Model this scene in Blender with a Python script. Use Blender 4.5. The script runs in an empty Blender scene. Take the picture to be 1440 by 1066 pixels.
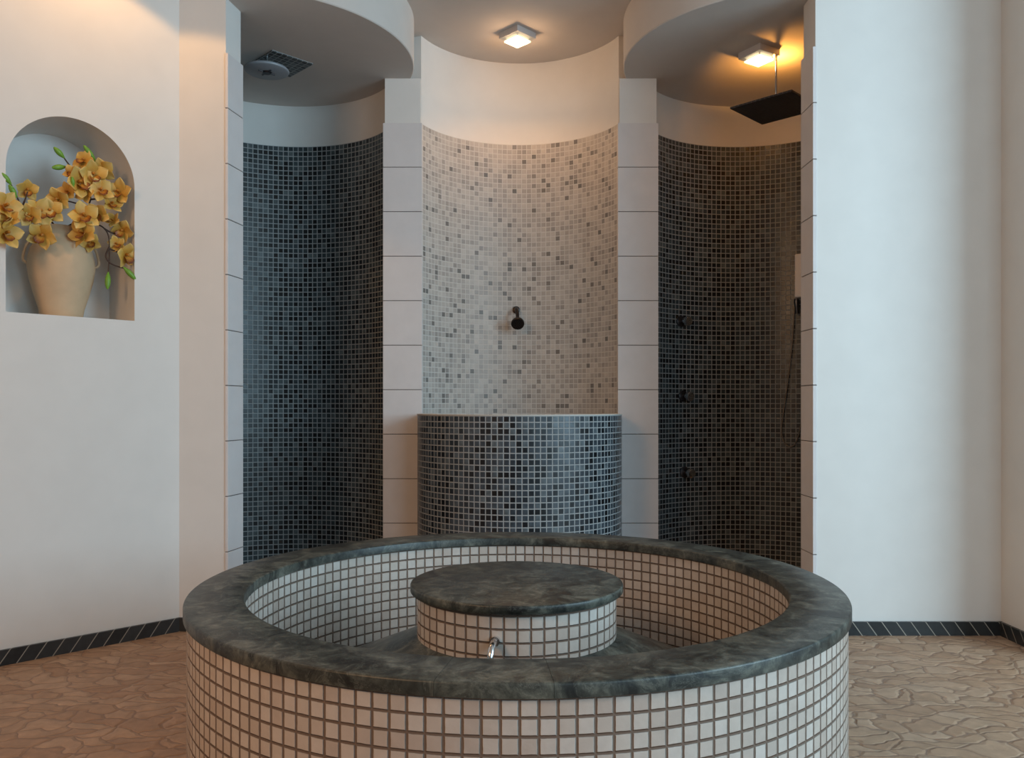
import bpy, bmesh, math, random
from mathutils import Vector, Matrix
random.seed(11)
PI = math.pi
SC = bpy.context.scene
COL = SC.collection

# ------------------------------------------------------------------ camera
F, HZ, EYE = 1155.0, 572.0, 0.90
cam_data = bpy.data.cameras.new('camera')
cam = bpy.data.objects.new('camera', cam_data)
COL.objects.link(cam)
cam.location = (0, 0, EYE)
cam.rotation_euler = (PI / 2, 0, 0)
cam_data.sensor_width = 36.0
cam_data.lens = 36.0 * F / 1440.0
cam_data.shift_y = (HZ - 533.0) / 1440.0
cam_data.clip_start = 0.02
SC.camera = cam
SC.view_settings.view_transform = 'Standard'
SC.view_settings.look = 'None'
SC.view_settings.gamma = 1.0
SC.view_settings.use_curve_mapping = False
SC.view_settings.exposure = 0.0

# ------------------------------------------------------------------ helpers
def lin(r, g, b):
    f = lambda c: c / 12.92 if c <= 0.04045 else ((c + 0.055) / 1.055) ** 2.4
    return (f(r / 255), f(g / 255), f(b / 255), 1.0)


class MB:
    """collects vertices, faces and per-corner UVs, then links them as one mesh object"""
    def __init__(self):
        self.v, self.f, self.uv = [], [], []

    def vert(self, p):
        self.v.append(tuple(p)); return len(self.v) - 1

    def face(self, idx, uv=None):
        self.f.append(tuple(idx)); self.uv.append(uv)

    def quad(self, pts, uv=None):
        self.face([self.vert(p) for p in pts], uv)

    def box(self, x0, x1, y0, y1, z0, z1, xf=None):
        P = [(x, y, z) for z in (z0, z1) for y in (y0, y1) for x in (x0, x1)]
        if xf: P = [xf(p) for p in P]
        i = [self.vert(p) for p in P]
        for q in ((0, 2, 3, 1), (4, 5, 7, 6), (0, 1, 5, 4), (2, 6, 7, 3), (0, 4, 6, 2), (1, 3, 7, 5)):
            self.face([i[k] for k in q])

    def prism(self, poly, z0, z1):
        n = len(poly)
        a = [self.vert((p[0], p[1], z0)) for p in poly]
        b = [self.vert((p[0], p[1], z1)) for p in poly]
        for k in range(n):
            j = (k + 1) % n
            self.face((a[k], a[j], b[j], b[k]))
        self.face(b); self.face(a[::-1])

    def lathe(self, cx, cy, prof, seg=64, a0=0.0, a1=2 * PI, N=None, pitch=1.0, zref=0.0, cap=False):
        """revolve profile [(r,z)...]; UV u = tiles round, v = profile z / pitch"""
        full = abs(a1 - a0 - 2 * PI) < 1e-6
        N = N or seg
        rows = []
        cols = seg if full else seg + 1
        for k in range(cols):
            a = a0 + (a1 - a0) * k / seg
            rows.append([self.vert((cx + r * math.cos(a), cy + r * math.sin(a), z)) for r, z in prof])
        for k in range(seg):
            A, B = rows[k], rows[(k + 1) % cols]
            ua = (a0 + (a1 - a0) * k / seg) / (2 * PI) * N
            ub = (a0 + (a1 - a0) * (k + 1) / seg) / (2 * PI) * N
            for j in range(len(prof) - 1):
                va, vb = (prof[j][1] - zref) / pitch, (prof[j + 1][1] - zref) / pitch
                if abs(va - vb) < 1e-6: vb = va + abs(prof[j + 1][0] - prof[j][0]) / pitch
                self.face((A[j], B[j], B[j + 1], A[j + 1]), ((ua, va), (ub, va), (ub, vb), (ua, vb)))
        if cap and not full:
            for A, flip in ((rows[0], False), (rows[-1], True)):
                self.face(A if not flip else A[::-1])
        return rows

    def tube(self, pts, r, seg=8, cap=True):
        pts = [Vector(p) for p in pts]
        rr = r if isinstance(r, (list, tuple)) else [r] * len(pts)
        rings = []
        up = None
        for i, p in enumerate(pts):
            t = (pts[min(i + 1, len(pts) - 1)] - pts[max(i - 1, 0)]).normalized()
            if up is None:
                up = Vector((0, 0, 1)) if abs(t.z) < 0.9 else Vector((1, 0, 0))
            s = t.cross(up).normalized()
            up = s.cross(t).normalized()
            rings.append([self.vert(p + (s * math.cos(2 * PI * k / seg) + up * math.sin(2 * PI * k / seg)) * rr[i]) for k in range(seg)])
        for i in range(len(rings) - 1):
            for k in range(seg):
                j = (k + 1) % seg
                self.face((rings[i][k], rings[i][j], rings[i + 1][j], rings[i + 1][k]))
        if cap:
            self.face(rings[0][::-1]); self.face(rings[-1])

    def build(self, name, mat, parent=None, smooth=True, angle=40, bevel=0.0, loc=None, fix=True):
        me = bpy.data.meshes.new(name)
        me.from_pydata(self.v, [], self.f)
        if any(u is not None for u in self.uv):
            ul = me.uv_layers.new(name='UVMap')
            for p, u in zip(me.polygons, self.uv):
                for k, li in enumerate(p.loop_indices):
                    if u is not None: ul.data[li].uv = u[k]
        bm = bmesh.new(); bm.from_mesh(me)
        bmesh.ops.remove_doubles(bm, verts=bm.verts, dist=1e-5)
        if fix: bmesh.ops.recalc_face_normals(bm, faces=bm.faces)
        bm.to_mesh(me); bm.free()
        if smooth:
            for p in me.polygons: p.use_smooth = True
            me.set_sharp_from_angle(angle=math.radians(angle))
        o = bpy.data.objects.new(name, me)
        COL.objects.link(o)
        me.materials.append(mat)
        if parent is not None: o.parent = parent
        if loc: o.location = loc
        if bevel:
            b = o.modifiers.new('bevel', 'BEVEL'); b.width = bevel; b.segments = 2; b.limit_method = 'ANGLE'; b.angle_limit = math.radians(35)
        return o


def thing(name, label, cat, loc=(0, 0, 0), rot=(0, 0, 0), group=None):
    o = bpy.data.objects.new(name, None)
    COL.objects.link(o)
    o.location = loc; o.rotation_euler = rot
    o.empty_display_size = 0.05
    o['label'] = label; o['category'] = cat
    if group: o['group'] = group
    return o


def struct(o):
    o['kind'] = 'structure'
    return o


# ------------------------------------------------------------------ materials
def base_mat(name):
    m = bpy.data.materials.new(name); m.use_nodes = True
    nt = m.node_tree
    return m, nt, nt.nodes['Principled BSDF']


def simple(name, col, rough=0.5, metal=0.0, noise=0.0, scale=30, bump=0.0, spec=None):
    m, nt, b = base_mat(name)
    b.inputs['Roughness'].default_value = rough
    b.inputs['Metallic'].default_value = metal
    if spec is not None: b.inputs['Specular IOR Level'].default_value = spec
    tc = nt.nodes.new('ShaderNodeTexCoord')
    n = nt.nodes.new('ShaderNodeTexNoise'); n.inputs['Scale'].default_value = scale; n.inputs['Detail'].default_value = 4
    nt.links.new(tc.outputs['Object'], n.inputs['Vector'])
    mix = nt.nodes.new('ShaderNodeMix'); mix.data_type = 'RGBA'
    mix.inputs['A'].default_value = tuple(c * (1 - noise) for c in col[:3]) + (1,)
    mix.inputs['B'].default_value = tuple(min(1, c * (1 + noise)) for c in col[:3]) + (1,)
    nt.links.new(n.outputs['Fac'], mix.inputs['Factor'])
    nt.links.new(mix.outputs['Result'], b.inputs['Base Color'])
    if bump:
        bp = nt.nodes.new('ShaderNodeBump'); bp.inputs['Strength'].default_value = bump; bp.inputs['Distance'].default_value = 0.002
        nt.links.new(n.outputs['Fac'], bp.inputs['Height']); nt.links.new(bp.outputs['Normal'], b.inputs['Normal'])
    return m


def mosaic(name, stops, grout, gw=0.10, rough=0.3, grout_rough=0.8, blotch=0.25, bump=0.5, spec=0.5, dist=0.003):
    """square tiles on UV cells of size 1; stops = [(pos,color)...] picked per tile at random"""
    m, nt, b = base_mat(name)
    N, L = nt.nodes, nt.links
    tc = N.new('ShaderNodeTexCoord')
    def vm(op, a, bb=None):
        n = N.new('ShaderNodeVectorMath'); n.operation = op
        L.new(a, n.inputs[0])
        if bb is not None: n.inputs[1].default_value = bb
        return n
    def mt(op, a, bb=None):
        n = N.new('ShaderNodeMath'); n.operation = op
        for i, s in enumerate((a, bb)):
            if s is None: continue
            if isinstance(s, (int, float)): n.inputs[i].default_value = s
            else: L.new(s, n.inputs[i])
        return n.outputs[0]
    fl = vm('FLOOR', tc.outputs['UV'])
    fr = vm('FRACTION', tc.outputs['UV'])
    wn = N.new('ShaderNodeTexWhiteNoise'); wn.noise_dimensions = '2D'; L.new(fl.outputs[0], wn.inputs['Vector'])
    sep = N.new('ShaderNodeSeparateXYZ'); L.new(fr.outputs[0], sep.inputs[0])
    dx = mt('MINIMUM', sep.outputs['X'], mt('SUBTRACT', 1.0, sep.outputs['X']))
    dy = mt('MINIMUM', sep.outputs['Y'], mt('SUBTRACT', 1.0, sep.outputs['Y']))
    d = mt('MINIMUM', dx, dy)
    # slightly ragged tile edges
    nz = N.new('ShaderNodeTexNoise'); nz.inputs['Scale'].default_value = 2.2; nz.inputs['Detail'].default_value = 3
    L.new(tc.outputs['UV'], nz.inputs['Vector'])
    d2 = mt('ADD', d, mt('MULTIPLY', mt('SUBTRACT', nz.outputs['Fac'], 0.5), 0.05))
    mr = N.new('ShaderNodeMapRange'); mr.interpolation_type = 'SMOOTHSTEP'
    mr.inputs['From Min'].default_value = gw * 0.5 - 0.02; mr.inputs['From Max'].default_value = gw * 0.5 + 0.05
    L.new(d2, mr.inputs['Value'])
    ramp = N.new('ShaderNodeValToRGB'); ramp.color_ramp.interpolation = 'LINEAR'
    els = ramp.color_ramp.elements
    while len(els) < len(stops): els.new(0.5)
    for e, (p, c) in zip(els, stops): e.position = p; e.color = c
    L.new(wn.outputs['Value'], ramp.inputs['Fac'])
    # cloudy stone inside each tile
    n2 = N.new('ShaderNodeTexNoise'); n2.inputs['Scale'].default_value = 1.3; n2.inputs['Detail'].default_value = 5
    L.new(tc.outputs['UV'], n2.inputs['Vector'])
    bl = N.new('ShaderNodeMix'); bl.data_type = 'RGBA'; bl.blend_type = 'MULTIPLY'; bl.inputs['Factor'].default_value = 1.0
    g = N.new('ShaderNodeMapRange'); g.inputs['To Min'].default_value = 1 - blotch; g.inputs['To Max'].default_value = 1 + blotch
    g.inputs['From Min'].default_value = 0.3; g.inputs['From Max'].default_value = 0.7
    L.new(n2.outputs['Fac'], g.inputs['Value'])
    L.new(ramp.outputs['Color'], bl.inputs['A']); L.new(g.outputs['Result'], bl.inputs['B'])
    mix = N.new('ShaderNodeMix'); mix.data_type = 'RGBA'
    mix.inputs['A'].default_value = grout
    L.new(bl.outputs['Result'], mix.inputs['B']); L.new(mr.outputs['Result'], mix.inputs['Factor'])
    L.new(mix.outputs['Result'], b.inputs['Base Color'])
    rr = N.new('ShaderNodeMapRange'); rr.inputs['To Min'].default_value = grout_rough; rr.inputs['To Max'].default_value = rough
    L.new(mr.outputs['Result'], rr.inputs['Value']); L.new(rr.outputs['Result'], b.inputs['Roughness'])
    b.inputs['Specular IOR Level'].default_value = spec
    hm = mt('ADD', mr.outputs['Result'], mt('MULTIPLY', n2.outputs['Fac'], 0.25))
    bp = N.new('ShaderNodeBump'); bp.inputs['Strength'].default_value = bump; bp.inputs['Distance'].default_value = dist
    L.new(hm, bp.inputs['Height']); L.new(bp.outputs['Normal'], b.inputs['Normal'])
    return m


M = {}
M['plaster'] = simple('plaster', (0.72, 0.69, 0.655), 0.85, noise=0.05, scale=9, bump=0.12)
M['ceiling'] = simple('ceiling_plaster', (0.62, 0.57, 0.53), 0.9, noise=0.04, scale=12, bump=0.08)
M['limestone'] = simple('pale_limestone', (0.66, 0.62, 0.61), 0.6, noise=0.07, scale=14, bump=0.1)
M['joint'] = simple('joint_mortar', (0.14, 0.12, 0.11), 0.9, noise=0.1)
M['dark_tile'] = mosaic('dark_mosaic', [(0.0, lin(12, 15, 19)), (0.30, lin(20, 26, 29)), (0.42, lin(42, 51, 55)), (0.85, lin(60, 70, 74)), (1.0, lin(88, 96, 98))],
                        lin(158, 160, 160), gw=0.14, rough=0.32, blotch=0.3, spec=0.5)
M['basin_tile'] = mosaic('basin_mosaic', [(0.0, lin(14, 17, 21)), (0.25, lin(26, 31, 36)), (0.4, lin(46, 53, 60)), (0.85, lin(68, 76, 83)), (1.0, lin(92, 100, 104))],
                         lin(158, 160, 160), gw=0.14, rough=0.3, blotch=0.3)
M['light_tile'] = mosaic('light_mosaic', [(0.0, lin(112, 108, 103)), (0.045, lin(124, 119, 114)), (0.07, lin(148, 142, 136)), (0.2, lin(166, 158, 151)), (0.6, lin(178, 170, 162)), (1.0, lin(192, 184, 175))],
                         lin(204, 199, 193), gw=0.11, rough=0.45, blotch=0.06, bump=0.3)
M['white_tile'] = mosaic('cream_mosaic', [(0.0, lin(190, 175, 164)), (0.5, lin(199, 186, 175)), (1.0, lin(206, 195, 186))],
                         lin(116, 97, 84), gw=0.12, rough=0.25, blotch=0.05, bump=0.9, dist=0.004)
M['rain_plate'] = mosaic('rain_plate_grid', [(0.0, lin(12, 12, 14)), (1.0, lin(44, 38, 38))], lin(92, 82, 80), gw=0.14, rough=0.4, bump=0.3)
M['chrome'] = simple('chrome', (0.75, 0.75, 0.76), 0.15, 1.0)
M['bronze'] = simple('dark_bronze', (0.035, 0.026, 0.022), 0.32, 0.6, noise=0.2)
M['dark_metal'] = simple('dark_steel', (0.10, 0.10, 0.11), 0.28, 0.9, noise=0.1)
M['white_plastic'] = simple('white_plastic', (0.86, 0.83, 0.82), 0.35)
M['rose_plastic'] = simple('pale_shower_plastic', (0.33, 0.34, 0.37), 0.4)
M['housing'] = simple('lamp_housing_grey', (0.50, 0.47, 0.46), 0.45)
M['hose'] = simple('hose_metal', (0.20, 0.17, 0.14), 0.45, 0.5)
M['terracotta'] = simple('sandy_terracotta', (0.60, 0.43, 0.27), 0.75, noise=0.12, scale=25, bump=0.25)
M['stem'] = simple('orchid_stem', (0.055, 0.028, 0.018), 0.6, noise=0.3)
M['rim_trim'] = simple('pale_rim_trim', (0.62, 0.58, 0.52), 0.5, noise=0.08)


def stone_mat():
    m, nt, b = base_mat('dark_green_slate')
    N, L = nt.nodes, nt.links
    tc = N.new('ShaderNodeTexCoord')
    n1 = N.new('ShaderNodeTexNoise'); n1.inputs['Scale'].default_value = 16; n1.inputs['Detail'].default_value = 9; n1.inputs['Roughness'].default_value = 0.68; n1.inputs['Distortion'].default_value = 0.8
    n2 = N.new('ShaderNodeTexNoise'); n2.inputs['Scale'].default_value = 60; n2.inputs['Detail'].default_value = 6; n2.inputs['Roughness'].default_value = 0.7
    for n in (n1, n2): L.new(tc.outputs['Object'], n.inputs['Vector'])
    r1 = N.new('ShaderNodeValToRGB'); e = r1.color_ramp.elements
    e[0].position = 0.38; e[0].color = lin(24, 27, 26)
    e[1].position = 0.64; e[1].color = lin(94, 95, 86)
    x = e.new(0.5); x.color = lin(56, 59, 54)
    L.new(n1.outputs['Fac'], r1.inputs['Fac'])
    r2 = N.new('ShaderNodeMapRange'); r2.inputs['From Min'].default_value = 0.3; r2.inputs['From Max'].default_value = 0.7
    r2.inputs['To Min'].default_value = 0.5; r2.inputs['To Max'].default_value = 1.6
    L.new(n2.outputs['Fac'], r2.inputs['Value'])
    mu = N.new('ShaderNodeMix'); mu.data_type = 'RGBA'; mu.blend_type = 'MULTIPLY'; mu.inputs['Factor'].default_value = 1
    L.new(r1.outputs['Color'], mu.inputs['A']); L.new(r2.outputs['Result'], mu.inputs['B'])
    # thin pale veins
    wv = N.new('ShaderNodeTexVoronoi'); wv.feature = 'DISTANCE_TO_EDGE'; wv.inputs['Scale'].default_value = 5
    wp = N.new('ShaderNodeVectorMath'); wp.operation = 'MULTIPLY_ADD'
    L.new(n1.outputs['Color'], wp.inputs[0]); wp.inputs[1].default_value = (0.5, 0.5, 0.5); L.new(tc.outputs['Object'], wp.inputs[2])
    L.new(wp.outputs[0], wv.inputs['Vector'])
    vr = N.new('ShaderNodeMapRange'); vr.inputs['From Min'].default_value = 0.0; vr.inputs['From Max'].default_value = 0.02
    vr.inputs['To Min'].default_value = 0.35; vr.inputs['To Max'].default_value = 0.0
    L.new(wv.outputs['Distance'], vr.inputs['Value'])
    vx = N.new('ShaderNodeMix'); vx.data_type = 'RGBA'; vx.inputs['B'].default_value = lin(138, 140, 130)
    L.new(mu.outputs['Result'], vx.inputs['A']); L.new(vr.outputs['Result'], vx.inputs['Factor'])
    L.new(vx.outputs['Result'], b.inputs['Base Color'])
    b.inputs['Roughness'].default_value = 0.42
    bp = N.new('ShaderNodeBump'); bp.inputs['Strength'].default_value = 0.3; bp.inputs['Distance'].default_value = 0.002
    L.new(n1.outputs['Fac'], bp.inputs['Height']); L.new(bp.outputs['Normal'], b.inputs['Normal'])
    return m


def floor_mat():
    m, nt, b = base_mat('flagstone_floor')
    N, L = nt.nodes, nt.links
    tc = N.new('ShaderNodeTexCoord')
    n0 = N.new('ShaderNodeTexNoise'); n0.inputs['Scale'].default_value = 5; n0.inputs['Detail'].default_value = 3
    L.new(tc.outputs['Object'], n0.inputs['Vector'])
    wp = N.new('ShaderNodeVectorMath'); wp.operation = 'MULTIPLY_ADD'
    L.new(n0.outputs['Color'], wp.inputs[0]); wp.inputs[1].default_value = (0.22, 0.22, 0.0); L.new(tc.outputs['Object'], wp.inputs[2])
    mp = N.new('ShaderNodeMapping'); mp.inputs['Rotation'].default_value = (0, 0, 0.6); mp.inputs['Scale'].default_value = (10, 19.0, 1)
    L.new(wp.outputs[0], mp.inputs['Vector'])
    ve = N.new('ShaderNodeTexVoronoi'); ve.voronoi_dimensions = '2D'; ve.feature = 'DISTANCE_TO_EDGE'; ve.inputs['Scale'].default_value = 1
    vc = N.new('ShaderNodeTexVoronoi'); vc.voronoi_dimensions = '2D'; vc.inputs['Scale'].default_value = 1
    for v in (ve, vc): L.new(mp.outputs[0], v.inputs['Vector'])
    sp = N.new('ShaderNodeSeparateColor'); L.new(vc.outputs['Color'], sp.inputs[0])
    r = N.new('ShaderNodeValToRGB'); e = r.color_ramp.elements
    e[0].color = lin(160, 126, 100); e[1].color = lin(178, 147, 122)
    x = e.new(0.5); x.color = lin(168, 136, 110)
    L.new(sp.outputs[0], r.inputs['Fac'])
    n1 = N.new('ShaderNodeTexNoise'); n1.inputs['Scale'].default_value = 18; n1.inputs['Detail'].default_value = 7; n1.inputs['Roughness'].default_value = 0.65
    L.new(tc.outputs['Object'], n1.inputs['Vector'])
    g = N.new('ShaderNodeMapRange'); g.inputs['From Min'].default_value = 0.3; g.inputs['From Max'].default_value = 0.7; g.inputs['To Min'].default_value = 0.78; g.inputs['To Max'].default_value = 1.18
    L.new(n1.outputs['Fac'], g.inputs['Value'])
    mu = N.new('ShaderNodeMix'); mu.data_type = 'RGBA'; mu.blend_type = 'MULTIPLY'; mu.inputs['Factor'].default_value = 1
    L.new(r.outputs['Color'], mu.inputs['A']); L.new(g.outputs['Result'], mu.inputs['B'])
    er = N.new('ShaderNodeMapRange'); er.interpolation_type = 'SMOOTHSTEP'; er.inputs['From Min'].default_value = 0.0; er.inputs['From Max'].default_value = 0.05
    L.new(ve.outputs['Distance'], er.inputs['Value'])
    mx = N.new('ShaderNodeMix'); mx.data_type = 'RGBA'; mx.inputs['A'].default_value = lin(132, 105, 88)
    L.new(mu.outputs['Result'], mx.inputs['B']); L.new(er.outputs['Result'], mx.inputs['Factor'])
    L.new(mx.outputs['Result'], b.inputs['Base Color'])
    b.inputs['Roughness'].default_value = 0.55
    ad = N.new('ShaderNodeMath'); ad.operation = 'MULTIPLY_ADD'
    hr = N.new('ShaderNodeMapRange'); hr.interpolation_type = 'SMOOTHSTEP'; hr.inputs['From Max'].default_value = 0.16
    L.new(ve.outputs['Distance'], hr.inputs['Value'])
    L.new(n1.outputs['Fac'], ad.inputs[0]); ad.inputs[1].default_value = 0.5; L.new(hr.outputs['Result'], ad.inputs[2])
    bp = N.new('ShaderNodeBump'); bp.inputs['Strength'].default_value = 0.7; bp.inputs['Distance'].default_value = 0.0045
    L.new(ad.outputs[0], bp.inputs['Height']); L.new(bp.outputs['Normal'], b.inputs['Normal'])
    return m


def skirting_mat():
    m, nt, b = base_mat('slanted_slate_skirting')
    N, L = nt.nodes, nt.links
    tc = N.new('ShaderNodeTexCoord')
    sp = N.new('ShaderNodeSeparateXYZ'); L.new(tc.outputs['UV'], sp.inputs[0])
    def mt(op, a, bb=None, cc=None):
        n = N.new('ShaderNodeMath'); n.operation = op
        for i, s in enumerate((a, bb, cc)):
            if s is None: continue
            if isinstance(s, (int, float)): n.inputs[i].default_value = s
            else: L.new(s, n.inputs[i])
        return n.outputs[0]
    q = mt('DIVIDE', mt('MULTIPLY_ADD', sp.outputs['Y'], 0.72, sp.outputs['X']), 0.0575)
    fr = mt('FRACT', q)
    cell = mt('FLOOR', q)
    wn = N.new('ShaderNodeTexWhiteNoise'); wn.noise_dimensions = '1D'; L.new(cell, wn.inputs['W'])
    line = mt('GREATER_THAN', fr, 0.07)
    r = N.new('ShaderNodeValToRGB'); e = r.color_ramp.elements
    e[0].color = lin(20, 22, 24); e[1].color = lin(62, 66, 68)
    n1 = N.new('ShaderNodeTexNoise'); n1.inputs['Scale'].default_value = 45; n1.inputs['Detail'].default_value = 6
    L.new(tc.outputs['Object'], n1.inputs['Vector'])
    L.new(mt('MULTIPLY_ADD', wn.outputs['Value'], 0.55, mt('MULTIPLY', n1.outputs['Fac'], 0.45)), r.inputs['Fac'])
    mx = N.new('ShaderNodeMix'); mx.data_type = 'RGBA'; mx.inputs['A'].default_value = lin(150, 145, 135)
    L.new(r.outputs['Color'], mx.inputs['B']); L.new(line, mx.inputs['Factor'])
    L.new(mx.outputs['Result'], b.inputs['Base Color'])
    b.inputs['Roughness'].default_value = 0.35
    return m


def petal_mat(name, c0, c1, c2):
    m, nt, b = base_mat(name)
    N, L = nt.nodes, nt.links
    tc = N.new('ShaderNodeTexCoord')
    sp = N.new('ShaderNodeSeparateXYZ'); L.new(tc.outputs['UV'], sp.inputs[0])
    r = N.new('ShaderNodeValToRGB'); e = r.color_ramp.elements
    e[0].color = c0; e[0].position = 0.05; e[1].color = c2; e[1].position = 0.95
    x = e.new(0.45); x.color = c1
    n1 = N.new('ShaderNodeTexNoise'); n1.inputs['Scale'].default_value = 60
    L.new(tc.outputs['Object'], n1.inputs['Vector'])
    ad = N.new('ShaderNodeMath'); ad.operation = 'MULTIPLY_ADD'; ad.inputs[1].default_value = 0.3
    L.new(n1.outputs['Fac'], ad.inputs[0]); L.new(sp.outputs['Y'], ad.inputs[2])
    sb = N.new('ShaderNodeMath'); sb.operation = 'SUBTRACT'; sb.inputs[1].default_value = 0.15; L.new(ad.outputs[0], sb.inputs[0])
    L.new(sb.outputs[0], r.inputs['Fac'])
    L.new(r.outputs['Color'], b.inputs['Base Color'])
    b.inputs['Roughness'].default_value = 0.55
    b.inputs['Subsurface Weight'].default_value = 0.0
    return m


def glow(name, col, strength):
    m, nt, b = base_mat(name)
    b.inputs['Base Color'].default_value = (0.9, 0.85, 0.75, 1)
    b.inputs['Emission Color'].default_value = col
    b.inputs['Emission Strength'].default_value = strength
    return m


M['stone'] = stone_mat()
M['floor'] = floor_mat()
M['skirting'] = skirting_mat()
M['petal'] = petal_mat('orchid_petal', lin(172, 112, 30), lin(206, 158, 66), lin(222, 188, 112))
M['lip'] = petal_mat('orchid_lip', lin(200, 150, 60), lin(190, 128, 46), lin(104, 44, 24))
M['bud'] = simple('orchid_bud_green', (0.16, 0.34, 0.035), 0.45, noise=0.3, scale=40)
M['plate_glow'] = glow('lamp_plate_glow', (1.0, 0.83, 0.50, 1), 2.2)
M['bulb_glow'] = glow('lamp_bulb_glow', (1.0, 0.88, 0.66, 1), 14)


def water_mat():
    m, nt, b = base_mat('basin_water')
    b.inputs['Base Color'].default_value = (0.75, 0.85, 0.85, 1)
    b.inputs['Roughness'].default_value = 0.03
    b.inputs['Transmission Weight'].default_value = 1.0
    b.inputs['IOR'].default_value = 1.33
    return m


M['water'] = water_mat()

# ------------------------------------------------------------------ setting
X0 = 0.0325                       # axis of the shower front
Z_TILE, Z_SOF, Z_CEIL = 2.322, 2.545, 2.766
Y_PIL = 4.11                      # front face of the two pillars
Y_FL, Y_FR = 3.30, 3.24           # plaster fronts left and right
SL = (X0 - 1.1825, 3.90); SR = (X0 + 1.1825, 3.90); R_IN, R_OUT = 0.595, 0.68
CC = (0.040, 3.93); R_C = 0.530
PITCH = 0.0265

# floor and ceiling
f = MB(); f.box(-4.2, 4.2, -2.5, 5.2, -0.12, 0.0)
struct(f.build('floor', M['floor'], smooth=False))
c = MB(); c.box(-4.2, 4.2, -0.6, 5.2, Z_CEIL, Z_CEIL + 0.12)
struct(c.build('ceiling', M['ceiling'], smooth=False))

# left wall at 45 degrees with an arched niche
CORNER = Vector((-1.337, Y_FL, 0)); TW = Vector((-0.70711, -0.70711, 0)); NW = Vector((0.70711, -0.70711, 0))
def wl(a, o, z):
    return CORNER + TW * a + NW * o + Vector((0, 0, z))
NA, NR, NZ0, NZS, ND = 0.392, 0.218, 1.232, 1.744, 0.27
w = MB()
ZT, AL = Z_CEIL, 3.4
arch = [(NA + NR, NZ0)] + [(NA + NR * math.cos(t), NZS + NR * math.sin(t)) for t in [PI * k / 90 for k in range(91)]] + [(NA - NR, NZ0)]
w.quad([wl(NA + NR, 0, 0), wl(AL, 0, 0), wl(AL, 0, ZT), wl(NA + NR, 0, ZT)])
w.quad([wl(0, 0, 0), wl(NA - NR, 0, 0), wl(NA - NR, 0, ZT), wl(0, 0, ZT)])
w.quad([wl(NA - NR, 0, 0), wl(NA + NR, 0, 0), wl(NA + NR, 0, NZ0), wl(NA - NR, 0, NZ0)])
for (a0, z0), (a1, z1) in zip(arch[1:-1], arch[2:-1]):
    w.quad([wl(a0, 0, z0), wl(a0, 0, ZT), wl(a1, 0, ZT), wl(a1, 0, z1)])
loop = arch + []
for k in range(len(loop)):
    (a0, z0), (a1, z1) = loop[k], loop[(k + 1) % len(loop)]
    w.quad([wl(a0, 0, z0), wl(a1, 0, z1), wl(a1, -ND, z1), wl(a0, -ND, z0)])
w.face([w.vert(wl(a, -ND, z)) for a, z in loop])
# back of the wall, so it has its real thickness
for q in ([(0, 0), (AL, 0), (AL, ZT), (0, ZT)],):
    w.quad([wl(a, -0.34, z) for a, z in q])
w.quad([wl(0, 0, 0), wl(0, 0, ZT), wl(0, -0.34, ZT), wl(0, -0.34, 0)])
w.quad([wl(AL, 0, 0), wl(AL, 0, ZT), wl(AL, -0.34, ZT), wl(AL, -0.34, 0)])
struct(w.build('wall_left', M['plaster'], smooth=False))

# short plaster return between the left wall and the left shower
JL0, JL1 = (-1.140, Y_FL), (-1.119, 3.42)
w = MB(); w.prism([(-1.337, Y_FL), (-1.150, Y_FL), (-1.130, 3.42), (-1.45, 3.42), (-1.45, 3.36)], 0, Z_CEIL)
struct(w.build('wall_left_return', M['plaster'], smooth=False))
# right front wall and the side wall beyond it
w = MB(); w.prism([(1.197, Y_FR), (1.93, Y_FR), (1.93, 3.44), (1.26, 3.44), (1.26, 3.37), (1.197, 3.37)], 0, Z_CEIL)
struct(w.build('wall_right', M['plaster'], smooth=False))
w = MB(); w.box(1.93, 2.05, 2.90, 3.44, 0, Z_CEIL)
struct(w.build('wall_far_right', M['plaster'], smooth=False))

# stone skirting with slanted joints
def skirting(name, p0, p1, nrm, flip):
    p0, p1, nrm = Vector(p0), Vector(p1), Vector(nrm)
    L = (p1 - p0).length; h, t = 0.054, 0.012
    m = MB()
    s = -1 if flip else 1
    U = lambda u, v: (u * s + 5.0, v)
    F0, F1 = p0 + nrm * t, p1 + nrm * t
    zz = Vector((0, 0, h))
    m.quad([F0, F1, F1 + zz, F0 + zz], (U(0, 0), U(L, 0), U(L, h), U(0, h)))
    m.quad([F0 + zz, F1 + zz, p1 + zz, p0 + zz], (U(0, h), U(L, h), U(L, h + t), U(0, h + t)))
    m.quad([p0, p0 + zz, F0 + zz, F0], (U(0, 0), U(0, h), U(0, h), U(0, 0)))
    m.quad([p1, p1 + zz, F1 + zz, F1], (U(L, 0), U(L, h), U(L, h), U(L, 0)))
    m.quad([p0, p1, p1 + zz, p0 + zz], (U(0, 0), U(L, 0), U(L, h), U(0, h)))
    return struct(m.build(name, M['skirting'], smooth=False))
skirting('baseboard_left', wl(0, 0, 0), wl(AL, 0, 0), NW, False)
skirting('baseboard_left_return', (-1.337, Y_FL, 0), (-1.15, Y_FL, 0), (0, -1, 0), False)
skirting('baseboard_right', (1.20, Y_FR, 0), (1.93, Y_FR, 0), (0, -1, 0), False)
skirting('baseboard_far_right', (1.93, Y_FR, 0), (1.93, 2.90, 0), (-1, 0, 0), False)


def ring(mb, c, r0, r1, z0, z1, a0, a1, seg, N=None, pitch=PITCH, zref=Z_TILE):
    mb.lathe(c[0], c[1], [(r0, z0), (r0, z1), (r1, z1), (r1, z0), (r0, z0)], seg, a0, a1, N or round(2 * PI * r0 / pitch), pitch, zref, cap=True)

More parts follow.
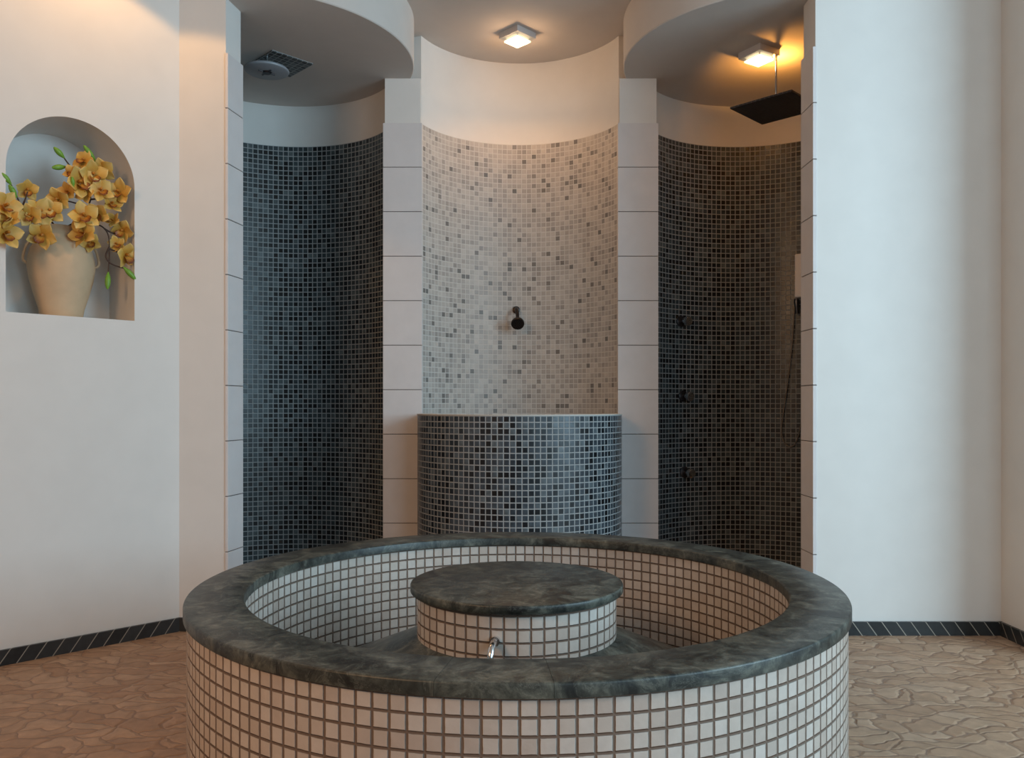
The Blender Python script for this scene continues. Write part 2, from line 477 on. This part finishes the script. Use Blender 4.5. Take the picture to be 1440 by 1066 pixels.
RAD = math.radians
def alcove(name, c, r, a0, a1, top, tile, seg=120):
    m = MB(); ring(m, c, r + 0.006, r + 0.07, 0, top, a0, a1, seg)
    o = struct(m.build(name, M['plaster'], angle=30))
    t = MB(); ring(t, c, r, r + 0.006, 0, Z_TILE, a0, a1, seg)
    t.build('mosaic_lining', tile, o, angle=30)
    return o
alcove('wall_back_left', SL, R_IN, RAD(22), RAD(233), Z_SOF, M['dark_tile'])
alcove('wall_back_right', SR, R_IN, RAD(-53), RAD(158), Z_SOF, M['dark_tile'])
alcove('wall_back', CC, R_C, RAD(22), RAD(158), Z_CEIL, M['light_tile'])

# drum-shaped lowered ceilings over the two side showers
def drum(name, c):
    m = MB()
    m.lathe(c[0], c[1], [(0.0, Z_SOF), (R_OUT - 0.004, Z_SOF), (R_OUT, Z_SOF + 0.004), (R_OUT, Z_CEIL)], 160)
    return struct(m.build(name, M['ceiling'], angle=40))
dl = drum('ceiling_left', SL)
dr = drum('ceiling_right', SR)

# square of mosaic let into the left lowered ceiling
m = MB()
pc, hd = (-1.105, 3.935), 0.152
n_t = hd * math.sqrt(2) / PITCH
co = [(pc[0] + hd * math.cos(a), pc[1] + hd * math.sin(a)) for a in (0, PI / 2, PI, 3 * PI / 2)]
m.quad([(x, y, Z_SOF - 0.006) for x, y in co], ((0, 0), (n_t, 0), (n_t, n_t), (0, n_t)))
for k in range(4):
    (xa, ya), (xb, yb) = co[k], co[(k + 1) % 4]
    m.quad([(xa, ya, Z_SOF), (xb, yb, Z_SOF), (xb, yb, Z_SOF - 0.006), (xa, ya, Z_SOF - 0.006)], ((0, 0), (n_t, 0), (n_t, .2), (0, .2)))
m.quad([(x, y, Z_SOF + 0.002) for x, y in co], ((0, 0), (n_t, 0), (n_t, n_t), (0, n_t)))
m.build('mosaic_panel', M['dark_tile'], dl, smooth=False)

# pillars and jambs of stacked limestone blocks
JOINTS = [Z_TILE - 0.2228 * k for k in range(12)]
def blocks(name, poly, inset_poly):
    core = MB(); core.prism(inset_poly, 0, Z_TILE - 0.002)
    root = struct(core.build(name, M['joint'], smooth=False))
    b = MB(); g = 0.0016
    for k in range(len(JOINTS) - 1):
        z1, z0 = JOINTS[k] - g, max(JOINTS[k + 1] + g, 0.0)
        if z1 - z0 < 0.01: break
        b.prism(poly, z0, z1)
    b.build('stone_block', M['limestone'], root, smooth=False, bevel=0.0015)
    return root
def rect(x0, x1, y0, y1): return [(x0, y0), (x1, y0), (x1, y1), (x0, y1)]
for nm, xa, xb in (('trim_1', -0.646, -0.450), ('trim_2', 0.530, 0.733)):
    r = blocks(nm, rect(xa, xb, Y_PIL, 4.20), rect(xa + 0.004, xb - 0.004, Y_PIL + 0.004, 4.20))
    p = MB(); p.prism(rect(xa + 0.009, xb - 0.009, Y_PIL + 0.006, 4.25), Z_TILE, Z_SOF if True else 0)
    p.build('plaster_head', M['plaster'], r, smooth=False)
t = 0.03
blocks('trim_3', [(JL0[0], JL0[1] - 0.004), (JL1[0], JL1[1]), (JL1[0] - t, JL1[1] + .002), (JL0[0] - t * .4, JL0[1] - 0.004)],
       [(JL0[0] - 0.004, JL0[1]), (JL1[0] - 0.004, JL1[1] - 0.003), (JL1[0] - t, JL1[1] - 0.003), (JL0[0] - t * .4, JL0[1])])
blocks('trim_4', [(1.186, Y_FR - 0.003), (1.202, Y_FR - 0.003), (1.216, 3.372), (1.186, 3.372)],
       [(1.190, Y_FR), (1.202, Y_FR), (1.214, 3.369), (1.190, 3.369)])

# ------------------------------------------------------------------ foot bath
TC = (0.0113, 2.0)
bath = thing('foot_bath', 'round tiled foot bath with a dark stone rim in front of the showers', 'foot bath', (TC[0], TC[1], 0))
ZR, ZRB = EYE - 0.4193, EYE - 0.4433          # rim slab top and underside
PT = 0.0293
RO, RI, RWO, RWI = 0.755, 0.630, 0.748, 0.638
def slab_ring(mb, r0, r1, z0, z1, a0, a1, seg, bev=0.004):
    prof = [(r0, z0), (r0, z1 - bev), (r0 + bev * .3, z1 - bev * .3), (r0 + bev, z1), (r1 - bev, z1), (r1 - bev * .3, z1 - bev * .3), (r1, z1 - bev), (r1, z0), (r0, z0)]
    mb.lathe(0, 0, prof, seg, a0, a1, cap=True)
# outer and inner tiled wall
m = MB()
m.lathe(0, 0, [(RWO, 0.0), (RWO, ZRB)], 160, N=160, pitch=PT, zref=0.4252)
m.lathe(0, 0, [(RWI, ZRB), (RWI, 0.10)], 160, N=136, pitch=PT, zref=0.4252)
m.lathe(0, 0, [(RWO, ZRB), (RWI, ZRB)], 160, N=160, pitch=PT)
m.lathe(0, 0, [(RWO, 0.0), (RWI, 0.0), (RWI, 0.10)], 160, N=160, pitch=PT)
m.build('tiled_wall', M['white_tile'], bath, angle=30)
# rim of curved slabs butted together
m = MB()
cuts = [RAD(d) for d in (-152, -100, -86, -30, 20, 66, 112, 160, 208)]
gap = 0.0004
for a0, a1 in zip(cuts, cuts[1:]):
    slab_ring(m, RI, RO, ZRB, ZR, a0 + gap, a1 - gap, max(6, int((a1 - a0) * 26)))
m.build('rim', M['stone'], bath, angle=50)
# sloping stone floor of the foot trough
m = MB()
m.lathe(0, 0, [(RWI - 0.0005, 0.185), (0.2395, 0.352), (0.2395, 0.08), (RWI - 0.0005, 0.08), (RWI - 0.0005, 0.185)], 128)
m.build('trough_floor', M['stone'], bath, angle=30)
# centre pedestal
RH, RHT = 0.2407, 0.257
ZH, ZHB = EYE - 0.4233, EYE - 0.4435
m = MB()
m.lathe(0, 0, [(0, 0.05), (RH, 0.05), (RH, ZHB), (0, ZHB)], 104, N=52, pitch=PT, zref=ZHB - 0.006)
ped = m.build('pedestal', M['white_tile'], bath, angle=30)
m = MB()
b_ = 0.004
m.lathe(0, 0, [(0, ZHB), (RHT - .003, ZHB), (RHT, ZHB + .003), (RHT, ZH - b_), (RHT - b_ * .3, ZH - b_ * .3), (RHT - b_, ZH), (0, ZH)], 128)
m.build('pedestal_top', M['stone'], ped, angle=50)
# small chrome filler spout on the pedestal
m = MB()
ang = RAD(-101)
d = Vector((math.cos(ang), math.sin(ang), 0))
p0 = d * (RH - 0.004) + Vector((0, 0, 0.398))
m.tube([p0, p0 + d * 0.014], 0.0105, 20)
m.tube([p0 + d * 0.01, p0 + d * 0.030 + Vector((0, 0, 0.001)), p0 + d * 0.046 + Vector((0, 0, -0.005)), p0 + d * 0.056 + Vector((0, 0, -0.016)), p0 + d * 0.058 + Vector((0, 0, -0.028))], [0.0072, 0.0072, 0.0072, 0.0070, 0.0068], 20)
sp = m.build('spout', M['chrome'], ped, angle=40)
sp['label'] = 'small bent chrome filler spout'

# ------------------------------------------------------------------ wall basin in the middle bay
BC, RB, ZB = (X0 + 0.004, 4.0), 0.494, 0.866
basin = thing('wall_basin', 'half-round dark mosaic water basin below the middle wall shower', 'basin', (BC[0], BC[1], 0))
A0, A1 = RAD(180 - 11), RAD(360 + 11)
m = MB()
NB = round(2 * PI * RB / PITCH)
m.lathe(0, 0, [(RB, 0), (RB, ZB - 0.004), (RB - 0.085, ZB - 0.004), (RB - 0.085, 0.30), (RB - 0.085, 0.0), (RB, 0)], 120, A0, A1, NB, PITCH, ZB - 0.006, cap=True)
m.build('tiled_wall', M['basin_tile'], basin, angle=30)
m = MB()
m.lathe(0, 0, [(RB + 0.002, ZB - 0.004), (RB + 0.002, ZB), (RB - 0.087, ZB), (RB - 0.087, ZB - 0.004), (RB + 0.002, ZB - 0.004)], 120, A0, A1, cap=True)
rm = m.build('rim', M['rim_trim'], basin, angle=30)
rm['label'] = 'thin pale edging strip'
m = MB(); m.lathe(0, 0, [(0, 0.76), (RB - 0.086, 0.76)], 96, RAD(180 - 9), RAD(360 + 9))
m.build('water', M['water'], basin, smooth=False, fix=False)

# ------------------------------------------------------------------ shower fittings
def at(px, py, y):
    return Vector(((px - 720) / F * y, y, EYE + (HZ - py) / F * y))
def on_cyl(px, py, c, r):
    """point where the view through (px,py) meets the far side of a round bay"""
    k = (px - 720) / F
    A, B, Cc = 1 + k * k, -2 * (k * c[0] + c[1]), c[0] ** 2 + c[1] ** 2 - r * r
    y = (-B + math.sqrt(B * B - 4 * A * Cc)) / (2 * A)
    return at(px, py, y)

# middle wall shower
p = on_cyl(726, 436, CC, R_C)
sh = thing('wall_shower', 'dark bronze shower head on a short arm on the pale mosaic wall', 'shower head', p)
m = MB(); m.tube([(0, 0.004, 0), (0, -0.006, 0), (0, -0.009, 0)], [0.020, 0.020, 0.012], 24)
m.build('flange', M['bronze'], sh)
m = MB(); m.tube([(0, -0.004, 0), (0, -0.03, 0.004), (0.003, -0.052, -0.008), (0.006, -0.068, -0.030), (0.007, -0.076, -0.054)], 0.0095, 14)
m.build('arm', M['bronze'], sh)
hd_ = MB()
prof = [(0.0, 0.022), (0.012, 0.022), (0.014, 0.012), (0.024, 0.004), (0.033, -0.008), (0.036, -0.020), (0.034, -0.026), (0.028, -0.028), (0.0, -0.026)]
hd_.lathe(0, 0, prof, 40)
h = hd_.build('head', M['bronze'], sh)
h.location = (0.007, -0.090, -0.072); h.rotation_euler = (RAD(-52), 0, 0)
m = MB()
for rr, n in ((0.0, 1), (0.009, 6), (0.018, 12), (0.026, 18)):
    for k in range(n):
        a = 2 * PI * k / n
        m.tube([(rr * math.cos(a), rr * math.sin(a), -0.025), (rr * math.cos(a), rr * math.sin(a), -0.0295)], 0.0016, 6)
nz = m.build('spray_nozzle', M['dark_metal'], h)
nz['kind'] = 'stuff'

# three body jets in the right bay
for (px, py), lab in zip(((957, 452), (960, 557), (962, 664)),
                         ('highest of the three dark steel body jets in the right shower',
                          'middle one of the three dark steel body jets in the right shower',
                          'lowest of the three dark steel body jets in the right shower')):
    p = on_cyl(px, py, SR, R_IN)
    inw = Vector((SR[0] - p.x, SR[1] - p.y, 0)).normalized()
    j = thing('body_jet', lab, 'shower jet', p, (0, 0, math.atan2(inw.y, inw.x) + PI / 2), 'body jets in the right shower')
    m = MB(); m.tube([(0, 0.003, 0), (0, -0.006, 0), (0, -0.010, 0)], [0.030, 0.030, 0.022], 28); m.build('flange', M['dark_metal'], j)
    m = MB(); m.tube([(0, -0.006, 0), (0, -0.030, 0.0), (0, -0.036, -0.002)], [0.012, 0.012, 0.016], 18); m.build('neck', M['dark_metal'], j)
    m = MB(); m.tube([(0, -0.030, 0), (0, -0.040, -0.001), (0, -0.060, -0.004), (0, -0.066, -0.005), (0, -0.067, -0.005)], [0.014, 0.022, 0.026, 0.023, 0.015], 24); m.build('nozzle', M['chrome'], j)

# white control box with hand shower by the right jamb
p = on_cyl(1138, 388, SR, R_IN)
inw = Vector((SR[0] - p.x, SR[1] - p.y, 0)).normalized()
rz = math.atan2(inw.y, inw.x) + PI / 2
bx = thing('control_box', 'slim white box on the dark mosaic beside the right jamb', 'shower control', p, (0, 0, rz))
m = MB(); m.box(-0.062, 0.062, -0.052, 0.004, -0.116, 0.116)
m.build('casing', M['white_plastic'], bx, smooth=False, bevel=0.008)
m = MB(); m.tube([(0.0, -0.050, -0.03), (0.0, -0.064, -0.03), (0, -0.066, -0.03)], [0.020, 0.018, 0.012], 24); m.build('knob', M['white_plastic'], bx)
m = MB(); m.tube([(0.0, -0.026, -0.114), (0, -0.026, -0.135)], 0.010, 14); m.build('outlet', M['dark_metal'], bx)
# hand shower and hose hanging from it
rot = Matrix.Rotation(rz, 4, 'Z')
hp = p + rot @ Vector((-0.052, -0.045, -0.150))
hs = thing('hand_shower', 'thin dark hand shower hose hanging below the white box', 'hand shower', hp)
m = MB(); m.tube([(0, 0, 0.028), (0, 0, 0.012), (0.002, 0, -0.02), (0.004, 0, -0.05)], [0.012, 0.015, 0.011, 0.009], 16); m.build('holder', M['dark_metal'], hs)
P1 = [(1117, 432), (1115, 470), (1111, 510), (1106, 550), (1101, 585), (1099, 603), (1101, 618), (1106, 626), (1113, 628), (1121, 618), (1129, 580), (1133, 520), (1131, 470), (1124, 432)]
pts = []
for q, (a, b2) in enumerate(P1):
    w3 = on_cyl(a, b2, SR, R_IN - 0.018)
    pts.append(w3 - hp)
def smooth_path(pts, n=6):
    out = []
    P = [Vector(x) for x in pts]
    for i in range(len(P) - 1):
        p0, p1, p2, p3 = P[max(i - 1, 0)], P[i], P[i + 1], P[min(i + 2, len(P) - 1)]
        for k in range(n):
            t = k / n
            out.append(0.5 * ((2 * p1) + (-p0 + p2) * t + (2 * p0 - 5 * p1 + 4 * p2 - p3) * t * t + (-p0 + 3 * p1 - 3 * p2 + p3) * t ** 3))
    out.append(P[-1])
    return out
m = MB(); m.tube(smooth_path(pts), 0.0032, 8); m.build('hose', M['hose'], hs)

# round shower rose in the left bay
rs = thing('shower_rose', 'round pale shower rose under the left lowered ceiling', 'shower head', (-1.16, 3.885, 2.49))
m = MB(); m.lathe(0, 0, [(0, -0.008), (0.094, -0.008), (0.101, -0.004), (0.103, 0.002), (0.098, 0.008), (0.04, 0.016), (0, 0.018)], 64); m.build('disc', M['rose_plastic'], rs)
m = MB(); m.lathe(0, 0, [(0, -0.014), (0.018, -0.014), (0.024, -0.008), (0.024, -0.006), (0, -0.006)], 32)
for k in range(4):
    a = PI / 4 + k * PI / 2
    m.tube([(0.02 * math.cos(a), 0.02 * math.sin(a), -0.009), (0.042 * math.cos(a), 0.042 * math.sin(a), -0.009)], 0.004, 8)
m.build('centre_cap', M['dark_metal'], rs)
m = MB(); m.tube([(0, 0, 0.014), (0, 0, Z_SOF - 2.49 + 0.002)], 0.011, 16); m.build('pipe', M['chrome'], rs)

# square rain shower in the right bay, carried by an arm from the curved wall
rc = Vector((1.222, 3.80, 2.278))
rr_ = thing('rain_shower', 'large square dark rain shower hung under the right lowered ceiling', 'shower head', rc)
hd, tk = 0.213, 0.008
n_t = 14
m = MB()
co = [(hd * math.cos(a), hd * math.sin(a)) for a in (0, PI / 2, PI, 3 * PI / 2)]
uvq = ((0, 0), (n_t, 0), (n_t, n_t), (0, n_t))
m.quad([(x, y, 0) for x, y in co], uvq)
m.quad([(x, y, tk) for x, y in co], uvq)
for k in range(4):
    (xa, ya), (xb, yb) = co[k], co[(k + 1) % 4]
    m.quad([(xa, ya, 0), (xb, yb, 0), (xb, yb, tk), (xa, ya, tk)], ((0, .3), (n_t, .3), (n_t, .7), (0, .7)))
m.build('plate', M['rain_plate'], rr_, smooth=False)
m = MB()
m.tube([(0, 0, tk - .002), (0, 0, 0.03)], 0.02, 18)
m.tube([(0, 0, 0.025), (0, 0, Z_SOF - rc.z + 0.002)], 0.005, 16)
m.build('pipe', M['chrome'], rr_)
m = MB(); m.tube([(0, 0, Z_SOF - rc.z - 0.008), (0, 0, Z_SOF - rc.z + 0.002)], 0.016, 24); m.build('flange', M['chrome'], rr_)

# ------------------------------------------------------------------ ceiling lights
def ceiling_light(label, x, y, ztop, rz):
    o = thing('ceiling_light', label, 'ceiling light', (x, y, ztop), (0, 0, rz), 'square ceiling lights')
    m = MB()
    s = 0.066
    m.box(-s, s, -s, s, -0.030, 0.001)
    m.build('housing', M['housing'], o, smooth=False, bevel=0.003)
    g = 0.047
    m = MB(); m.box(-g, g, -g, g, -0.048, -0.040); m.build('glass_plate', M['plate_glow'], o, smooth=False, bevel=0.001)
    for sx in (-1, 1):
        for sy in (-1, 1):
            m = MB()
            m.tube([(sx * (g - .006), sy * (g - .006), -0.041), (sx * (g - .006), sy * (g - .006), -0.029)], 0.003, 8)
            m.build('standoff', M['chrome'], o)
    m = MB(); m.lathe(0, 0, [(0, -0.060), (0.010, -0.059), (0.016, -0.054), (0.018, -0.047)], 24); m.build('bulb', M['bulb_glow'], o)
    return o
LC = (0.027, 4.10); LR = (1.143, 3.80)
ceiling_light('lit square ceiling light over the middle bay with pale mosaic', LC[0], LC[1], Z_CEIL, PI / 4)
ceiling_light('lit square ceiling light with orange glow over the right shower', LR[0], LR[1], Z_SOF, RAD(31))

# ------------------------------------------------------------------ niche: vase and orchids
def atw(px, py, o):
    """point on the view through (px,py) at distance o in front of the niche wall"""
    d = Vector(((px - 720) / F, 1, (HZ - py) / F)); org = Vector((0, 0, EYE))
    t = (o - (org - CORNER).dot(NW)) / d.dot(NW)
    return org + d * t
VO = -0.138
vp = atw(86.5, 440, VO); vp.z = NZ0
vase = thing('vase', 'sandy terracotta vase holding yellow orchids in the arched niche', 'vase', vp, (0, 0, RAD(28)))
vh = 0.345
prof = [(0, 0.0), (0.070, 0.0), (0.078, 0.006), (0.084, 0.04), (0.100, 0.09), (0.117, 0.15), (0.124, 0.195), (0.122, 0.225), (0.112, 0.262), (0.094, 0.292), (0.076, 0.310), (0.069, 0.322), (0.071, 0.332),
        (0.080, 0.341), (0.082, 0.345), (0.078, 0.347), (0.068, 0.340), (0.062, 0.325), (0.064, 0.312), (0.10, 0.26), (0.11, 0.20), (0.09, 0.09), (0.07, 0.02), (0, 0.016)]
m = MB(); m.lathe(0, 0, [(r * 0.93, z) for r, z in prof], 72); m.build('vase_body', M['terracotta'], vase, angle=60)
for s in (-1, 1):
    m = MB()
    m.tube(smooth_path([(s * 0.082, 0, 0.294), (s * 0.102, 0, 0.290), (s * 0.117, 0, 0.268), (s * 0.125, 0, 0.238), (s * 0.126, 0, 0.215), (s * 0.111, 0, 0.203)], 5), 0.0048, 10)
    m.build('handle', M['terracotta'], vase)


def petal(mb, L, W, lift, curl, ang, tw=0.0, nu=7, nv=5, base=0.15, tip=0.55):
    """one curved petal pointing along angle ang in the local XZ plane, facing -Y"""
    ca, sa = math.cos(ang), math.sin(ang)
    rows = []
    for i in range(nu):
        t = i / (nu - 1)
        wd = W * (base + (1 - base) * math.sin(PI * min(1, t ** 0.8) * 0.93 + 0.03)) if t < 1 else W * 0.05
        if t > 0.75: wd *= 1 - (t - 0.75) / 0.25 * tip
        row = []
        for j in range(nv):
            s = (j / (nv - 1) - 0.5) * 2
            x = s * wd * 0.5
            z = L * t
            y = -lift * math.sin(t * PI * 0.6) + curl * t * t - 0.16 * wd * (1 - s * s) * 0 + 0.22 * wd * s * s * (0.4 - t) + tw * s * t * wd
            y += 0.05 * L * math.sin(5 * s + 3 * t) * t
            row.append(mb.vert((x * ca + z * sa, y, -x * sa + z * ca)))
        rows.append(row)
    for i in range(nu - 1):
        for j in range(nv - 1):
            mb.face((rows[i][j], rows[i][j + 1], rows[i + 1][j + 1], rows[i + 1][j]),
                    ((j / 4, i / 6), ((j + 1) / 4, i / 6), ((j + 1) / 4, (i + 1) / 6), (j / 4, (i + 1) / 6)))


def solid(o, th):
    s = o.modifiers.new('solid', 'SOLIDIFY'); s.thickness = th; s.offset = 0
    u = o.modifiers.new('smooth', 'SUBSURF'); u.levels = 1; u.render_levels = 1


def blossom(parent, p, R, rng):
    m = MB()
    j = lambda a: rng.uniform(-a, a)
    op = rng.uniform(0.25, 0.55)
    petal(m, R, R * .84, R * .10, R * (op - .7), 0 + j(.12), j(.3))
    for s in (-1, 1):
        petal(m, R * .97, R * .96, R * .10, R * (op - .6), s * (1.18 + j(.1)), j(.4))
        petal(m, R * .98, R * .80, R * .08, R * (op - .55), s * (2.38 + j(.12)), j(.4))
    b = m.build('blossom', M['petal'], parent, angle=180, fix=False)
    solid(b, 0.0012)
    # lip: a rolled trough with a ruffled lower edge, and the column above it
    m = MB()
    rows = []
    for i in range(7):
        t = i / 6
        row = []
        for k in range(11):
            a = PI * (0.06 + 0.88 * k / 10)
            r = R * (0.17 + 0.17 * t + 0.04 * t * math.sin(k * 2.3))
            row.append(m.vert((r * math.cos(a), -R * (0.04 + 0.46 * t), -r * math.sin(a) * (0.8 + .3 * t) + R * .05 - R * 0.18 * t * t)))
        rows.append(row)
    for i in range(6):
        for k in range(10):
            m.face((rows[i][k], rows[i][k + 1], rows[i + 1][k + 1], rows[i + 1][k]),
                   ((k / 10, i / 6), ((k + 1) / 10, i / 6), ((k + 1) / 10, (i + 1) / 6), (k / 10, (i + 1) / 6)))
    l = m.build('lip', M['lip'], b, angle=180, fix=False)
    solid(l, 0.0012)
    l['label'] = 'reddish-brown lip'
    m = MB()
    m.tube([(0, 0.002, R * .05), (0, -R * .14, R * .12), (0, -R * .30, R * .10), (0, -R * .38, R * .04)], [R * .07, R * .09, R * .10, R * .04], 10)
    m.build('column', M['petal'], b)
    b.location = p
    # local -Y faces the room; turn it towards the room with some tilt of its own
    b.rotation_euler = (RAD(rng.uniform(-28, 22)), RAD(rng.uniform(-40, 40)), RAD(25) + RAD(rng.uniform(-42, 42)))
    return b


def bud(parent, p, tip, r):
    """pointed green bud whose base sits at p and whose tip points at tip"""
    v = (tip - p); L = v.length
    m = MB()
    prof = [(0.0025, -0.004), (r * .55, L * .08), (r * .9, L * .3), (r, L * .5), (r * .86, L * .72), (r * .5, L * .92), (r * .15, L), (0, L * 1.01)]
    m.lathe(0, 0, prof, 14)
    o = m.build('bud', M['bud'], parent, angle=80)
    o.location = p
    o.rotation_euler = v.to_track_quat('Z', 'Y').to_euler()
    return o


S7 = 4.635
def cp(x, y, o): return atw(x / S7, 190 + y / S7, o)
mouth = vp + Vector((0, 0, 0.335))
def spray(label, stems, flowers, buds, seed):
    rng = random.Random(seed)
    root = thing('orchid_spray', label, 'flower', mouth, group='orchid sprays in the niche vase')
    for st in stems:
        m = MB()
        pts = [Vector(q) - mouth for q in st]
        pth = smooth_path(pts, 5)
        m.tube(pth, [0.0036 - 0.0014 * i / len(pth) for i in range(len(pth))], 8)
        m.build('stem', M['stem'], root)
    for x, y, o, r in flowers:
        blossom(root, cp(x, y, o) - mouth, r * 0.00056 * rng.uniform(1.22, 1.42), rng)
    for x, y, x2, y2, o, r in buds:
        bud(root, cp(x, y, o) - mouth, cp(x2, y2, o + 0.006) - mouth, r)
    return root
base_pt = lambda dx: mouth + TW * dx + Vector((0, 0, -0.06))
spray('left orchid spray reaching out past the left edge of the niche',
      [[base_pt(.02), mouth + TW * .02, cp(330, 560, -.10), cp(240, 520, -.06), cp(150, 480, -.03), cp(110, 400, -.015), cp(70, 318, -.01)],
       [cp(140, 470, -.03), cp(160, 430, -.025), cp(180, 370, -.03)],
       [cp(150, 480, -.03), cp(90, 500, -.0), cp(40, 500, .02)],
       [cp(150, 482, -.03), cp(110, 560, .0), cp(60, 600, .02)],
       [cp(260, 530, -.06), cp(270, 580, -.03), cp(275, 640, -.01)]],
      [(180, 360, -.06, 58), (250, 505, -.01, 82), (330, 500, -.02, 68), (275, 655, .0, 74), (30, 470, .03, 74), (62, 555, .045, 62), (38, 645, .035, 74), (-45, 560, .05, 70), (200, 530, .01, 60)],
      [(68, 316, 5, 240, -.01, .0095), (105, 400, 58, 322, -.005, .0095), (90, 360, 65, 330, .0, .006)], 3)
spray('upper orchid spray with the highest cluster of yellow blossoms and two stemmed buds',
      [[base_pt(-.01), mouth, cp(500, 560, -.10), cp(570, 470, -.06), cp(590, 400, -.05), cp(560, 300, -.05), cp(510, 240, -.05), cp(465, 212, -.05)],
       [cp(465, 212, -.05), cp(440, 180, -.05), cp(415, 145, -.05)],
       [cp(467, 212, -.05), cp(445, 210, -.05), cp(424, 207, -.05)],
       [cp(560, 300, -.05), cp(600, 230, -.045), cp(618, 165, -.04)],
       [cp(590, 420, -.05), cp(660, 410, -.03), cp(760, 390, -.02)],
       [cp(570, 470, -.06), cp(480, 440, -.05), cp(400, 420, -.04)]],
      [(548, 172, -.03, 64), (605, 262, -.005, 78), (668, 235, -.02, 68), (515, 315, -.01, 78), (660, 365, .01, 66), (775, 380, -.01, 70), (728, 450, -.01, 60), (385, 420, -.03, 66), (440, 375, -.04, 52), (560, 385, -.01, 58), (470, 250, -.03, 48)],
      [(415, 145, 350, 78, -.05, .0105), (424, 207, 338, 212, -.05, .0105), (618, 165, 545, 66, -.03, .0105), (478, 335, 470, 270, .01, .007)], 8)
spray('lower right orchid spray drooping over the side of the vase',
      [[base_pt(-.03), mouth + TW * -.03, cp(540, 590, -.09), cp(610, 580, -.05), cp(670, 600, -.03), cp(708, 660, -.02), cp(712, 780, -.02), cp(705, 905, -.02)],
       [cp(712, 730, -.02), cp(690, 790, -.015), cp(720, 835, -.015), cp(780, 860, -.015), cp(812, 868, -.015)],
       [cp(680, 610, -.03), cp(740, 640, -.03), cp(800, 630, -.03)],
       [cp(712, 740, -.02), cp(760, 760, -.02), cp(815, 785, -.02)]],
      [(550, 532, .0, 78), (640, 520, -.01, 64), (545, 645, -.01, 76), (735, 560, -.02, 50), (800, 625, -.02, 62), (820, 785, -.01, 74), (760, 715, -.03, 48), (590, 700, -.04, 52)],
      [(705, 900, 700, 1005, -.02, .0105), (810, 865, 888, 945, -.01, .0105)], 5)

# ------------------------------------------------------------------ light
def area(name, loc, target, sx, sy, power, col):
    l = bpy.data.lights.new(name, 'AREA'); l.shape = 'RECTANGLE'; l.size = sx; l.size_y = sy; l.energy = power; l.color = col
    o = bpy.data.objects.new(name, l); COL.objects.link(o); o.location = loc
    o.rotation_euler = (Vector(target) - Vector(loc)).to_track_quat('-Z', 'Y').to_euler()
    return o
def spot(name, loc, target, power, col, size, blend, rad=0.02):
    l = bpy.data.lights.new(name, 'SPOT'); l.energy = power; l.color = col; l.spot_size = size; l.spot_blend = blend; l.shadow_soft_size = rad
    o = bpy.data.objects.new(name, l); COL.objects.link(o); o.location = loc
    o.rotation_euler = (Vector(target) - Vector(loc)).to_track_quat('-Z', 'Y').to_euler()
    return o
def point(name, loc, power, col, rad):
    l = bpy.data.lights.new(name, 'POINT'); l.energy = power; l.color = col; l.shadow_soft_size = rad
    o = bpy.data.objects.new(name, l); COL.objects.link(o); o.location = loc
    return o
COOL, WARM, AMBER = (0.54, 0.82, 1.0), (1.0, 0.57, 0.28), (1.0, 0.42, 0.08)
area('window_light', (3.7, 0.6, 1.9), (-0.2, 3.2, 1.0), 2.0, 2.2, 150, COOL)
area('window_light_behind', (2.0, -1.3, 1.9), (1.5, 3.2, 1.3), 1.4, 1.8, 36, COOL)
area('warm_room_light', (-2.0, -0.4, 2.3), (-0.6, 2.6, 0.4), 0.7, 0.7, 30, WARM)
# recessed spot that washes the left wall
q = wl(0.37, 0.36, Z_CEIL - 0.02)
spot('wall_wash', q, q - Vector((0, 0, 1)), 13, (1.0, 0.54, 0.20), RAD(116), 0.14, 0.02)
# the two ceiling lights
spot('middle_lamp', (LC[0], LC[1], Z_CEIL - 0.062), (LC[0], LC[1] + 0.02, 0), 9, (1.0, 0.50, 0.18), RAD(122), 0.6, 0.02)
point('middle_lamp_glow', (LC[0], LC[1], Z_CEIL - 0.085), 1.6, (1.0, 0.60, 0.32), 0.03)
bd = Vector((math.cos(RAD(31)), math.sin(RAD(31)), 0))
pl = Vector((LR[0], LR[1], Z_SOF - 0.085)) + bd * 0.108
spot('right_lamp_leak', pl, pl + Vector((0, 0, 1)) + bd * 0.15, 4.6, AMBER, RAD(168), 0.15, 0.006)
spot('right_lamp', (LR[0], LR[1], Z_SOF - 0.062), (LR[0] + .1, LR[1] + 0.1, 0), 0.8, (1.0, 0.55, 0.25), RAD(130), 0.6, 0.02)

wd = bpy.data.worlds.new('world'); SC.world = wd; wd.use_nodes = True
bg = wd.node_tree.nodes['Background']
bg.inputs['Color'].default_value = (1.0, 0.93, 0.88, 1); bg.inputs['Strength'].default_value = 0.16
SC.cycles.max_bounces = 6
SC.cycles.diffuse_bounces = 4
